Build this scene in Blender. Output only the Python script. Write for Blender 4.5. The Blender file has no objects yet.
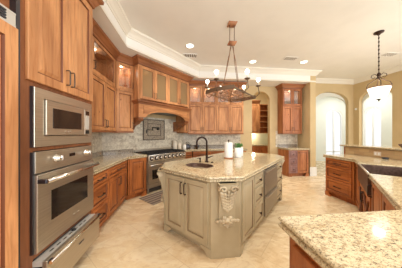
import bpy, bmesh, math, random
from mathutils import Vector, Matrix
from mathutils.geometry import tessellate_polygon
random.seed(7)
R = math.radians
C = bpy.context.scene.collection
SC = bpy.context.scene

# ------------------------------------------------------------------ camera, world, big lights, exposure
cam = bpy.data.cameras.new('camera'); cam.sensor_width = 36; cam.lens = 160/402*36
cam.clip_start = .05; cam.clip_end = 200
co = bpy.data.objects.new('camera', cam); C.objects.link(co)
co.location = (0, 0, 1.39); co.rotation_euler = (R(90), 0, R(-6.1))
SC.camera = co
SC.view_settings.view_transform = 'Standard'; SC.view_settings.look = 'None'
SC.view_settings.gamma = 1; SC.view_settings.use_curve_mapping = False
SC.view_settings.exposure = 0.1
W = bpy.data.worlds.new('world'); SC.world = W; W.use_nodes = True
bg = W.node_tree.nodes['Background']
bg.inputs[0].default_value = (0.97, 0.98, 1.0, 1); bg.inputs[1].default_value = 1.05

def area(name, loc, size, power, col=(1, .93, .82), rot=(0, 0, 0), sy=None):
    l = bpy.data.lights.new(name, 'AREA'); l.energy = power; l.color = col
    l.shape = 'RECTANGLE' if sy else 'DISK'; l.size = size
    if sy: l.size_y = sy
    o = bpy.data.objects.new(name, l); C.objects.link(o); o.location = loc; o.rotation_euler = rot
    return o
def point(name, loc, power, r=.03, col=(1, .9, .74), parent=None):
    l = bpy.data.lights.new(name, 'POINT'); l.energy = power; l.color = col; l.shadow_soft_size = r
    o = bpy.data.objects.new(name, l); C.objects.link(o); o.location = loc
    if parent: o.parent = parent
    return o
# unseen fill lamps added behind the camera and at the right, in place of daylight
area('fill_behind', (1.3, -2.6, 2.2), 4.6, 150, (.97, .98, 1), (R(108), 0, R(4)), 2.6)
area('fill_breakfast', (6.2, 1.2, 1.9), 3.2, 85, (.94, .97, 1), (R(106), 0, R(62)), 2.4)
area('sunroom_fill', (7.6, 6.3, 3.3), 1.4, 28, (1, .99, .96))  # lamp added under the sunroom ceiling, in place of window daylight
area('sunroom_fill_side', (7.8, 4.0, 2.0), 1.4, 18, (1, .99, .96), (R(90), 0, R(10)), 2.4)  # second added fill lamp, brightens the sunroom from the side
CANS = [(.14, 3.76), (1.96, 4.39), (3.43, 4.26), (.14, 1.9), (1.9, 1.6), (3.6, 1.4), (5.3, 3.0), (.9, .2)]
for cx, cy in CANS:
    l = bpy.data.lights.new('can_lamp', 'SPOT'); l.energy = 85; l.color = (1, .95, .86); l.spot_size = R(112); l.spot_blend = .8; l.shadow_soft_size = .07
    o = bpy.data.objects.new('can_lamp', l); C.objects.link(o); o.location = (cx, cy, 3.44)

# ------------------------------------------------------------------ materials
def lin(c):
    c = c/255
    return c/12.92 if c <= .04045 else ((c+.055)/1.055)**2.4
def rgb(r, g, b): return (lin(r), lin(g), lin(b), 1)
class N:
    def __init__(s, name):
        s.m = bpy.data.materials.new(name); s.m.use_nodes = True
        s.t = s.m.node_tree; s.n = s.t.nodes; s.l = s.t.links
        s.b = s.n['Principled BSDF']
    def add(s, typ, **kw):
        x = s.n.new(typ)
        for k, v in kw.items():
            if hasattr(x, k): setattr(x, k, v)
        return x
    def link(s, a, b): s.l.new(a, b)
    def coords(s, scale=(1, 1, 1), rot=(0, 0, 0), rnd=False):
        tc = s.add('ShaderNodeTexCoord'); mp = s.add('ShaderNodeMapping')
        mp.inputs['Scale'].default_value = scale; mp.inputs['Rotation'].default_value = rot
        s.link(tc.outputs['Object'], mp.inputs['Vector'])
        if rnd:
            oi = s.add('ShaderNodeObjectInfo'); ml = s.add('ShaderNodeMath', operation='MULTIPLY')
            ml.inputs[1].default_value = 37.0; s.link(oi.outputs['Random'], ml.inputs[0])
            cb = s.add('ShaderNodeCombineXYZ'); s.link(ml.outputs[0], cb.inputs[0]); s.link(ml.outputs[0], cb.inputs[1])
            s.link(cb.outputs[0], mp.inputs['Location'])
        return mp.outputs[0]
    def noise(s, v, scale, detail=4, rough=.55, dist=0):
        x = s.add('ShaderNodeTexNoise'); x.inputs['Scale'].default_value = scale
        x.inputs['Detail'].default_value = detail; x.inputs['Roughness'].default_value = rough
        x.inputs['Distortion'].default_value = dist
        if v is not None: s.link(v, x.inputs['Vector'])
        return x.outputs['Fac']
    def ramp(s, f, stops):
        x = s.add('ShaderNodeValToRGB'); e = x.color_ramp.elements
        e[0].position, e[0].color = stops[0]; e[1].position, e[1].color = stops[-1]
        for p, c in stops[1:-1]:
            k = e.new(p); k.color = c
        s.link(f, x.inputs[0]); return x.outputs[0]
    def mix(s, f, a, b, mode='MIX'):
        x = s.add('ShaderNodeMix', data_type='RGBA'); x.blend_type = mode
        if isinstance(f, (int, float)): x.inputs[0].default_value = f
        else: s.link(f, x.inputs[0])
        for i, v in ((6, a), (7, b)):
            if isinstance(v, tuple): x.inputs[i].default_value = v
            else: s.link(v, x.inputs[i])
        return x.outputs[2]
    def fin(s, col=None, rough=.5, metal=0, bump=None, bs=.2, bd=.01, spec=None, coat=0):
        if col is not None:
            if isinstance(col, tuple): s.b.inputs['Base Color'].default_value = col
            else: s.link(col, s.b.inputs['Base Color'])
        if isinstance(rough, (int, float)): s.b.inputs['Roughness'].default_value = rough
        else: s.link(rough, s.b.inputs['Roughness'])
        s.b.inputs['Metallic'].default_value = metal
        if spec is not None: s.b.inputs['Specular IOR Level'].default_value = spec
        if coat: s.b.inputs['Coat Weight'].default_value = coat; s.b.inputs['Coat Roughness'].default_value = .1
        if bump is not None:
            x = s.add('ShaderNodeBump'); x.inputs['Strength'].default_value = bs; x.inputs['Distance'].default_value = bd
            s.link(bump, x.inputs['Height']); s.link(x.outputs[0], s.b.inputs['Normal'])
        return s.m

def wood(name, light, mid, dark, horiz=False):
    k = N(name)
    v = k.coords((3, 3, .35) if not horiz else (.35, 3, 3), rnd=True)
    g = k.noise(v, 9, 5, .6, .6)
    base = k.ramp(g, [(.3, mid), (.5, light), (.62, light), (.72, mid)])
    v2 = k.coords((1, 1, .18) if not horiz else (.18, 1, 1), rnd=True)
    g2 = k.noise(v2, 6, 2)
    base = k.mix(k.ramp(g2, [(.38, (0, 0, 0, 1)), (.68, (.6, .6, .6, 1))]), base, dark)
    v3 = k.coords((1, 1, .7) if not horiz else (.7, 1, 1), rnd=True)
    vo = k.add('ShaderNodeTexVoronoi'); vo.inputs['Scale'].default_value = 7; vo.inputs['Randomness'].default_value = 1; k.link(v3, vo.inputs['Vector'])
    kn = k.ramp(vo.outputs['Distance'], [(.04, (1, 1, 1, 1)), (.13, (0, 0, 0, 1))])
    sp = k.add('ShaderNodeSeparateColor'); k.link(vo.outputs['Color'], sp.inputs[0])
    ms = k.ramp(sp.outputs[0], [(.5, (0, 0, 0, 1)), (.55, (1, 1, 1, 1))])
    base = k.mix(k.mix(1.0, kn, ms, 'MULTIPLY'), base, k.mix(.9, base, dark))
    v4 = k.coords((1, 1, .06) if not horiz else (.06, 1, 1), rnd=True)
    st = k.noise(v4, 40, 3, .6)
    base = k.mix(k.ramp(st, [(.5, (0, 0, 0, 1)), (.75, (.5, .5, .5, 1))]), base, dark)
    return k.fin(base, .42, bump=g, bs=.08, bd=.003, spec=.35)
M = {}
M['wood'] = wood('alder_wood', rgb(218, 158, 106), rgb(198, 134, 84), rgb(130, 74, 40))
M['wood_h'] = wood('alder_wood_horizontal', rgb(206, 144, 92), rgb(184, 120, 72), rgb(122, 70, 38), True)
M['wood_low'] = wood('alder_wood_shaded', rgb(192, 116, 62), rgb(168, 92, 46), rgb(104, 52, 24))  # same alder, the weaker light on the base cabinets put into its colour
M['wood_shaded_h'] = wood('alder_wood_shaded_horizontal', rgb(192, 116, 62), rgb(168, 92, 46), rgb(104, 52, 24), True)  # horizontal grain, same dimmer light in the colour
M['wood_dark'] = wood('dark_alder_carcass', rgb(146, 92, 58), rgb(126, 76, 46), rgb(84, 48, 28))
M['wood_mid'] = wood('alder_wood_niche', rgb(190, 124, 80), rgb(168, 102, 62), rgb(112, 60, 34))
M['wood_mauve'] = wood('mauve_cast_wood', rgb(176, 138, 132), rgb(156, 116, 112), rgb(112, 76, 72))  # mauve HDR colour cast put into the wood tone
M['glaze'] = N('dark_glaze').fin(rgb(118, 66, 36), .5)
M['trimwood'] = wood('dark_alder_trim', rgb(168, 108, 66), rgb(146, 88, 52), rgb(98, 56, 32), True)
def paint(name, c, c2, r=.45):
    k = N(name); g = k.noise(k.coords(rnd=True), 3, 3, .5)
    return k.fin(k.ramp(g, [(.35, c2), (.6, c)]), r)
M['isl'] = paint('greige_glazed_paint', rgb(184, 168, 136), rgb(171, 154, 121))
M['islglaze'] = N('umber_glaze').fin(rgb(142, 120, 90), .5)
M['carve'] = paint('antiqued_carving', rgb(204, 188, 156), rgb(160, 138, 106))
M['wall'] = paint('warm_beige_wall', rgb(206, 182, 138), rgb(202, 178, 134), .8)
M['ceil'] = paint('cream_ceiling', rgb(243, 241, 234), rgb(240, 238, 231), .9)
M['crown'] = N('white_crown').fin(rgb(236, 230, 216), .5)
M['white'] = N('white_trim').fin(rgb(240, 240, 236), .45)
M['sunwall'] = paint('pale_sunroom_wall', rgb(226, 228, 218), rgb(223, 225, 215), .8)
M['steel'] = (lambda k: k.fin(k.ramp(k.noise(k.coords((1, 60, 60)), 3, 2), [(.3, rgb(186, 176, 160)), (.7, rgb(204, 195, 180))]), .34, .9))(N('brushed_steel'))
M['steel_dark'] = N('dark_steel_edge').fin(rgb(96, 98, 106), .35, 1)
M['chrome'] = N('chrome').fin(rgb(225, 222, 215), .12, 1)
M['bronze'] = N('oil_rubbed_bronze').fin(rgb(62, 46, 38), .38, .8)
M['rust'] = (lambda k: k.fin(k.ramp(k.noise(k.coords(), 20, 4), [(.35, rgb(118, 84, 60)), (.65, rgb(158, 116, 84))]), .5, .4))(N('aged_copper_iron'))
M['satin'] = N('satin_light_steel').fin(rgb(214, 212, 204), .5, .5)
M['rust_plate'] = paint('copper_toned_plate', rgb(190, 136, 98), rgb(150, 98, 66), .6)
M['iron'] = N('weathered_iron').fin(rgb(104, 82, 62), .5, .4)
M['black'] = N('black_iron').fin(rgb(28, 26, 25), .5)
M['blackglass'] = N('dark_oven_glass').fin(rgb(34, 28, 25), .08)
M['pewter'] = N('pewter_pull').fin(rgb(92, 84, 76), .35, .8)
M['copper'] = (lambda k: k.fin(k.ramp(k.noise(k.coords(), 30, 4), [(.35, rgb(84, 62, 52)), (.7, rgb(116, 90, 78))]), .45, .5))(N('dark_hammered_copper'))
M['ceramic'] = N('white_ceramic').fin(rgb(242, 240, 236), .3)
M['cream'] = N('cream_ceramic').fin(rgb(226, 214, 194), .35)
M['green'] = N('plant_green').fin(rgb(74, 128, 52), .5)
M['pinksteel'] = N('steel_drawer_front').fin(rgb(158, 148, 134), .4, .9)
def emit(name, c, s):
    k = N(name); k.b.inputs['Base Color'].default_value = c
    k.b.inputs['Emission Color'].default_value = c; k.b.inputs['Emission Strength'].default_value = s
    return k.m
M['bulb'] = emit('glowing_bulb', (1, .93, .8, 1), 14)
M['can'] = emit('lit_downlight', (1, .93, .8, 1), 6)
M['alab'] = emit('lit_alabaster_bowl', (1, .93, .82, 1), 1.3)
M['puck'] = emit('lit_cabinet_lamp', (1, .85, .6, 1), 8)
def glass(name, tint, fac, rough=.03):
    m = bpy.data.materials.new(name); m.use_nodes = True; t = m.node_tree; t.nodes.clear()
    o = t.nodes.new('ShaderNodeOutputMaterial'); mx = t.nodes.new('ShaderNodeMixShader')
    tr = t.nodes.new('ShaderNodeBsdfTransparent'); gl = t.nodes.new('ShaderNodeBsdfGlossy')
    tr.inputs[0].default_value = tint; gl.inputs['Roughness'].default_value = rough
    mx.inputs[0].default_value = fac
    t.links.new(tr.outputs[0], mx.inputs[1]); t.links.new(gl.outputs[0], mx.inputs[2]); t.links.new(mx.outputs[0], o.inputs[0])
    return m
M['glass'] = glass('clear_glass', (.82, .84, .84, 1), .2)
def seeded():
    m = bpy.data.materials.new('seeded_glass'); m.use_nodes = True; t = m.node_tree
    b = t.nodes['Principled BSDF']; b.inputs['Base Color'].default_value = rgb(184, 154, 112); b.inputs['Roughness'].default_value = .18
    tr = t.nodes.new('ShaderNodeBsdfTransparent'); tr.inputs[0].default_value = (.8, .76, .68, 1)
    mx = t.nodes.new('ShaderNodeMixShader'); mx.inputs[0].default_value = .5
    o = t.nodes['Material Output']; nz = t.nodes.new('ShaderNodeTexNoise'); nz.inputs['Scale'].default_value = 45
    bp = t.nodes.new('ShaderNodeBump'); bp.inputs['Strength'].default_value = .3; bp.inputs['Distance'].default_value = .004
    t.links.new(nz.outputs['Fac'], bp.inputs['Height']); t.links.new(bp.outputs[0], b.inputs['Normal'])
    t.links.new(tr.outputs[0], mx.inputs[1]); t.links.new(b.outputs[0], mx.inputs[2]); t.links.new(mx.outputs[0], o.inputs[0])
    return m
M['seeded'] = seeded()
M['window_glass'] = glass('window_glass', (.99, .99, .99, 1), .03)
def granite(name, cr, tan, brn, dk, sc=1.0):
    k = N(name); v = k.coords((1, 1.5, 1), (0, 0, .7))
    big = k.noise(v, 4*sc, 6, .7, 1.0)
    base = k.ramp(big, [(.32, tan), (.45, cr), (.58, cr), (.72, tan)])
    med = k.noise(v, 22*sc, 7, .75, .6)
    base = k.mix(k.ramp(med, [(.5, (0, 0, 0, 1)), (.6, (.85, .85, .85, 1))]), base, brn)
    gr = k.noise(v, 34*sc, 4, .7)
    base = k.mix(k.ramp(gr, [(.54, (0, 0, 0, 1)), (.64, (.8, .8, .8, 1))]), base, rgb(178, 166, 138))
    sm = k.noise(v, 48*sc, 6, .78, .4)
    base = k.mix(k.ramp(sm, [(.54, (0, 0, 0, 1)), (.6, (1, 1, 1, 1))]), base, dk)
    return k.fin(base, .1, spec=.5)
M['granite'] = granite('cream_gold_granite', rgb(212, 196, 160), rgb(182, 156, 114), rgb(146, 114, 78), rgb(74, 60, 48), 1.6)
M['granite_grey'] = granite('grey_brown_granite', rgb(168, 156, 140), rgb(150, 132, 112), rgb(120, 104, 90), rgb(64, 56, 52), 1.4)
def travertine():
    k = N('travertine_floor')
    v = k.coords((1, 1, 1), (0, 0, R(45)))
    br = k.add('ShaderNodeTexBrick'); br.offset = .5
    br.inputs['Scale'].default_value = 1; br.inputs['Brick Width'].default_value = .61; br.inputs['Row Height'].default_value = .61
    br.inputs['Mortar Size'].default_value = .004; br.inputs['Mortar Smooth'].default_value = .3
    br.inputs['Color1'].default_value = (.35, .35, .35, 1); br.inputs['Color2'].default_value = (.65, .65, .65, 1)
    k.link(v, br.inputs['Vector'])
    v2 = k.coords((1, 1.9, 1), (0, 0, .5))
    n1 = k.noise(v2, 2.2, 6, .62, 1.4)
    base = k.ramp(n1, [(.28, rgb(204, 172, 130)), (.42, rgb(224, 199, 158)), (.6, rgb(232, 213, 178)), (.8, rgb(214, 184, 142))])
    n2 = k.noise(v2, 14, 6, .7, .8)
    base = k.mix(k.ramp(n2, [(.5, (0, 0, 0, 1)), (.7, (.55, .55, .55, 1))]), base, rgb(194, 158, 118))
    base = k.mix(.1, base, br.outputs['Color'], 'OVERLAY')
    base = k.mix(br.outputs['Fac'], base, rgb(206, 180, 142))
    return k.fin(base, k.ramp(n1, [(.2, (.2, .2, .2, 1)), (.8, (.34, .34, .34, 1))]), spec=.4)
M['floor'] = travertine()
def tile():
    k = N('tumbled_marble_tile')
    tc = k.add('ShaderNodeTexCoord'); sp = k.add('ShaderNodeSeparateXYZ'); k.link(tc.outputs['Object'], sp.inputs[0])
    cb = k.add('ShaderNodeCombineXYZ'); k.link(sp.outputs[0], cb.inputs[0]); k.link(sp.outputs[2], cb.inputs[1])
    br = k.add('ShaderNodeTexBrick'); br.inputs['Scale'].default_value = 1
    br.inputs['Brick Width'].default_value = .15; br.inputs['Row Height'].default_value = .075
    br.inputs['Mortar Size'].default_value = .003; br.inputs['Color1'].default_value = rgb(214, 204, 182); br.inputs['Color2'].default_value = rgb(150, 134, 112)
    br.inputs['Mortar'].default_value = rgb(196, 186, 166); br.inputs['Bias'].default_value = -.25
    k.link(cb.outputs[0], br.inputs['Vector'])
    n = k.noise(cb.outputs[0], 16, 6, .7, 1)
    base = k.mix(k.ramp(n, [(.42, (0, 0, 0, 1)), (.62, (.8, .8, .8, 1))]), br.outputs['Color'], rgb(232, 224, 204))
    n3 = k.noise(cb.outputs[0], 7, 5, .7, 1)
    base = k.mix(k.ramp(n3, [(.5, (0, 0, 0, 1)), (.68, (.6, .6, .6, 1))]), base, rgb(140, 118, 92))
    return k.fin(base, .45)
M['tile'] = tile()
def tantile():
    k = N('tan_travertine_tile'); v = k.coords()
    br = k.add('ShaderNodeTexBrick'); br.inputs['Scale'].default_value = 1; br.inputs['Brick Width'].default_value = .2; br.inputs['Row Height'].default_value = .083; br.inputs['Mortar Size'].default_value = .003
    br.inputs['Color1'].default_value = rgb(206, 178, 132); br.inputs['Color2'].default_value = rgb(188, 152, 110); br.inputs['Mortar'].default_value = rgb(176, 150, 116)
    sp = k.add('ShaderNodeSeparateXYZ'); k.link(v, sp.inputs[0]); cb = k.add('ShaderNodeCombineXYZ'); k.link(sp.outputs[0], cb.inputs[0]); k.link(sp.outputs[2], cb.inputs[1]); k.link(cb.outputs[0], br.inputs['Vector'])
    return k.fin(br.outputs['Color'], .4)
M['tantile'] = tantile()
def stripes():
    k = N('striped_mat'); tc = k.add('ShaderNodeTexCoord'); sp = k.add('ShaderNodeSeparateXYZ'); k.link(tc.outputs['Object'], sp.inputs[0])
    m1 = k.add('ShaderNodeMath', operation='MULTIPLY'); m1.inputs[1].default_value = 10.0; k.link(sp.outputs[1], m1.inputs[0])
    m2 = k.add('ShaderNodeMath', operation='FRACT'); k.link(m1.outputs[0], m2.inputs[0])
    base = k.ramp(m2.outputs[0], [(0, rgb(98, 84, 74)), (.42, rgb(98, 84, 74)), (.46, rgb(176, 160, 140)), (.8, rgb(150, 132, 114)), (1, rgb(120, 104, 90))])
    return k.fin(base, .95)
M['mat'] = stripes()

# ------------------------------------------------------------------ mesh helpers
class MB:
    def __init__(s): s.v = []; s.f = []; s.m = []; s.sm = []
    def face(s, idx, mi=0, smooth=False): s.f.append(tuple(idx)); s.m.append(mi); s.sm.append(smooth)
    def add(s, pts):
        n = len(s.v); s.v += [tuple(p) for p in pts]; return list(range(n, n+len(pts)))
    def box(s, x0, x1, y0, y1, z0, z1, mi=0):
        i = s.add([(x0, y0, z0), (x1, y0, z0), (x1, y1, z0), (x0, y1, z0), (x0, y0, z1), (x1, y0, z1), (x1, y1, z1), (x0, y1, z1)])
        for q in ((0, 3, 2, 1), (4, 5, 6, 7), (0, 1, 5, 4), (1, 2, 6, 5), (2, 3, 7, 6), (3, 0, 4, 7)): s.face([i[a] for a in q], mi)
        return s
    def rings(s, rings, mi=0, closed=True, cap0=True, cap1=True, smooth=False, mats=None):
        ids = [s.add(r) for r in rings]; n = len(rings[0])
        for k in range(len(ids)-1):
            a, b = ids[k], ids[k+1]
            for j in range(n if closed else n-1):
                j2 = (j+1) % n
                s.face((a[j], a[j2], b[j2], b[j]), mats[k] if mats else mi, smooth)
        if cap0: s.face(ids[0][::-1], mats[0] if mats else mi)
        if cap1: s.face(ids[-1], mats[-1] if mats else mi)
        return s
    def tube(s, path, r, seg=8, mi=0, closed=False):
        P = [Vector(p) for p in path]; n = len(P); rs = r if isinstance(r, (list, tuple)) else [r]*n
        up = Vector((.13, .2, .97)); rings = []
        prev = None
        for k in range(n):
            if closed: t = (P[(k+1) % n]-P[k-1])
            else: t = P[min(k+1, n-1)]-P[max(k-1, 0)]
            t.normalize()
            if prev is None: a = t.cross(up); a = a if a.length > .05 else t.cross(Vector((1, 0, 0)))
            else: a = prev-t*prev.dot(t)
            a.normalize(); prev = a; b = t.cross(a)
            rings.append([P[k]+(a*math.cos(2*math.pi*j/seg)+b*math.sin(2*math.pi*j/seg))*rs[k] for j in range(seg)])
        if closed: rings.append(rings[0])
        return s.rings(rings, mi, True, not closed, not closed, True)
    def lathe(s, prof, c=(0, 0, 0), seg=20, mi=0, axis='z', sx=1, sy=1, cap=True):
        rings = []
        for r, h in prof:
            ring = []
            for j in range(seg):
                a = 2*math.pi*j/seg; x, y = r*math.cos(a)*sx, r*math.sin(a)*sy
                if axis == 'z': p = (c[0]+x, c[1]+y, c[2]+h)
                elif axis == 'y': p = (c[0]+x, c[1]-h, c[2]+y)     # h grows towards -y
                else: p = (c[0]+h, c[1]+x, c[2]+y)
                ring.append(p)
            rings.append(ring)
        return s.rings(rings, mi, True, cap and prof[0][0] > 1e-4, cap and prof[-1][0] > 1e-4, True)
    def ell(s, c, r, seg=10, rot=None, mi=0):
        rings = []; n = 6
        for k in range(n+1):
            a = math.pi*k/n
            ring = []
            for j in range(seg):
                b = 2*math.pi*j/seg
                p = Vector((r[0]*math.sin(a)*math.cos(b), r[1]*math.sin(a)*math.sin(b), -r[2]*math.cos(a)))
                if rot is not None: p = rot @ p
                ring.append(Vector(c)+p)
            rings.append(ring)
        return s.rings(rings, mi, True, False, False, True)
    def extrude(s, outer, a, b, holes=(), axis='z', mi=0, side=None):
        """outer: 2D loop; axis z: (x,y) extruded in z; axis y: (x,z) extruded in y; axis x: (y,z) extruded in x"""
        def P(p, h): return (p[0], p[1], h) if axis == 'z' else ((p[0], h, p[1]) if axis == 'y' else (h, p[0], p[1]))
        loops = [outer]+list(holes)
        tri = tessellate_polygon([[Vector((p[0], p[1], 0)) for p in l] for l in loops])
        flat = [p for l in loops for p in l]
        i0 = s.add([P(p, a) for p in flat]); i1 = s.add([P(p, b) for p in flat])
        for t in tri: s.face([i0[k] for k in t], mi); s.face([i1[k] for k in t[::-1]], mi)
        o = 0
        for l in loops:
            n = len(l)
            for j in range(n):
                j2 = (j+1) % n; s.face((i0[o+j], i0[o+j2], i1[o+j2], i1[o+j]), mi if side is None else side)
            o += n
        return s
    def build(s, name, mats, parent=None, bevel=0, loc=None, recalc=True, seg=2):
        me = bpy.data.meshes.new(name); me.from_pydata([tuple(v) for v in s.v], [], s.f)
        for m in (mats if isinstance(mats, (list, tuple)) else [mats]): me.materials.append(M[m] if isinstance(m, str) else m)
        for p, mi, sm in zip(me.polygons, s.m, s.sm): p.material_index = mi; p.use_smooth = sm
        bm = bmesh.new(); bm.from_mesh(me)
        bmesh.ops.remove_doubles(bm, verts=bm.verts, dist=1e-6)
        if recalc: bmesh.ops.recalc_face_normals(bm, faces=bm.faces)
        bm.to_mesh(me); bm.free()
        o = bpy.data.objects.new(name, me); C.objects.link(o)
        if parent: o.parent = parent
        if loc: o.location = loc
        if bevel:
            md = o.modifiers.new('bevel', 'BEVEL'); md.width = bevel; md.segments = seg; md.limit_method = 'ANGLE'; md.angle_limit = R(40)
        return o
def tag(o, label=None, cat=None, group=None, kind=None):
    if label: o['label'] = label
    if cat: o['category'] = cat
    if group: o['group'] = group
    if kind: o['kind'] = kind
    return o
def thing(name, label, cat, loc=(0, 0, 0), rz=0, group=None):
    o = bpy.data.objects.new(name, None); C.objects.link(o); o.empty_display_size = .1
    o.location = loc; o.rotation_euler = (0, 0, rz); return tag(o, label, cat, group)
def struct(name, mb, m, label=None, bevel=0):
    o = mb.build(name, m, bevel=bevel); o['kind'] = 'structure'
    if label: o['label'] = label
    return o
def kids(o): return [c for c in C.objects if c.parent == o]
def copy_tree(o, parent=None):
    c = o.copy(); C.objects.link(c)
    if parent: c.parent = parent
    for ch in kids(o): copy_tree(ch, c)
    return c
def offset(poly, d):
    """grow (d>0) a counter-clockwise polygon outwards"""
    n = len(poly); out = []
    for i in range(n):
        p0, p1, p2 = Vector(poly[i-1]), Vector(poly[i]), Vector(poly[(i+1) % n])
        e1 = (p1-p0).normalized(); e2 = (p2-p1).normalized()
        n1 = Vector((e1.y, -e1.x)); n2 = Vector((e2.y, -e2.x))
        b = n1+n2; k = b.length_squared
        out.append(tuple(p1+b*(2*d/k)) if k > 1e-6 else tuple(p1+n1*d))
    return out
def slab(mb, poly, prof, holes=()):
    """stone slab with a moulded edge: prof = [(offset, z)] from bottom to top"""
    rings = [[(x, y, z) for x, y in offset(poly, o)] for o, z in prof]
    mb.rings(rings, 0, True, False, False)
    for k, flip in ((0, True), (-1, False)):
        z = prof[k][1]; outer = [(x, y) for x, y, _ in rings[k]]
        loops = [outer]+[list(h) for h in holes]; flat = [p for l in loops for p in l]
        ids = mb.add([(x, y, z) for x, y in flat])
        for t in tessellate_polygon([[Vector((p[0], p[1], 0)) for p in l] for l in loops]):
            mb.face([ids[q] for q in (t if not flip else t[::-1])])
    for h in holes:
        mb.rings([[(x, y, prof[0][1]) for x, y in h], [(x, y, prof[-1][1]) for x, y in h]], 0, True, False, False)
OGEE = [(-.035, .862), (-.012, .862), (-.002, .868), (0, .876), (-.004, .884), (-.014, .888), (-.014, .893), (-.004, .897), (0, .905), (-.003, .914), (-.012, .92)]
def sweep(mb, path, prof, mi=0):
    """sweep prof [(off to the right of travel, z)] along an open xy path with mitred corners"""
    P = [Vector(p) for p in path]; rings = []
    for i, p in enumerate(P):
        if i == 0: e = (P[1]-p).normalized(); nn = Vector((e.y, -e.x)); k = 1
        elif i == len(P)-1: e = (p-P[i-1]).normalized(); nn = Vector((e.y, -e.x)); k = 1
        else:
            a = (p-P[i-1]).normalized(); b = (P[i+1]-p).normalized()
            n1 = Vector((a.y, -a.x)); n2 = Vector((b.y, -b.x)); s_ = n1+n2; nn = s_; k = 2/s_.length_squared
        rings.append([(p.x+nn.x*k*o, p.y+nn.y*k*o, z) for o, z in prof])
    mb.rings(rings, mi)
def arc(cx, cz, rx, rz, a0, a1, n=14):
    return [(cx+rx*math.cos(R(a0+(a1-a0)*i/n)), cz+rz*math.sin(R(a0+(a1-a0)*i/n))) for i in range(n+1)]

# ------------------------------------------------------------------ cabinet kit (local frame: front faces -y, x along the front)
def door_mb(x0, x1, z0, z1, st=.06, t=.022):
    mb = MB()
    def rg(i, y): return [(x0+i, y, z0+i), (x1-i, y, z0+i), (x1-i, y, z1-i), (x0+i, y, z1-i)]
    w = min(x1-x0, z1-z0); st = min(st, w*.26); g = min(.03, w*.1)
    mb.rings([rg(0, 0), rg(0, -t+.004), rg(.004, -t), rg(st, -t), rg(st+.005, -t+.012), rg(st+.012, -t+.012), rg(st+.012+g, -t+.003), rg(st+.012+g+.001, -t+.003)],
             mats=[0, 0, 0, 1, 1, 0, 0, 0])
    return mb
def frame_mb(x0, x1, z0, z1, st=.055, t=.022):
    mb = MB()
    def rg(i, y): return [(x0+i, y, z0+i), (x1-i, y, z0+i), (x1-i, y, z1-i), (x0+i, y, z1-i)]
    mb.rings([rg(0, 0), rg(0, -t+.004), rg(.004, -t), rg(st, -t), rg(st+.006, -t+.008), rg(st+.006, 0), rg(0, 0)],
             mats=[0, 0, 0, 1, 0, 0, 0], cap0=False, cap1=False)
    return mb
_hc = {}
def pull(parent, x, z, vert=True, L=.13, m='pewter', y=-.022, r=.0055):
    key = (vert, L, m)
    if key not in _hc:
        mb = MB(); h = L/2
        pts = [(-h, 0, 0), (-h, -.028, 0), (-h+.01, -.034, 0), (h-.01, -.034, 0), (h, -.028, 0), (h, 0, 0)]
        if vert: pts = [(0, p[1], p[0]) for p in pts]
        mb.tube(pts, r, 6)
        o = mb.build('handle', m); _hc[key] = o.data; o.parent = parent
    else:
        o = bpy.data.objects.new('handle', _hc[key]); C.objects.link(o); o.parent = parent
    o.location = (x, y, z); return o
def knob(parent, x, z, m='bronze', y=-.022):
    if m not in _hc:
        o = MB().lathe([(.007, 0), (.006, .012), (.016, .018), (.019, .026), (.012, .034), (0, .035)], seg=10, axis='y').build('knob', m); _hc[m] = o.data
    else: o = bpy.data.objects.new('knob', _hc[m]); C.objects.link(o)
    o.parent = parent; o.location = (x, y, z); return o
CROWN = [(0, 0), (.012, .0), (.018, .03), (.03, .045), (.055, .09), (.085, .115), (.09, .15), (0, .15)]
def crown_mb(W_, D, z0, l, r, sc=1, x0=0):
    mb = MB(); rings = []
    for o, z in CROWN:
        o *= sc; rings.append([(x0-l*o, -o-.022, z0+z*1.0), (x0+W_+r*o, -o-.022, z0+z), (x0+W_+r*o, D, z0+z), (x0-l*o, D, z0+z)])
    rings = rings[1:-1]
    return mb.rings(rings)
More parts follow.
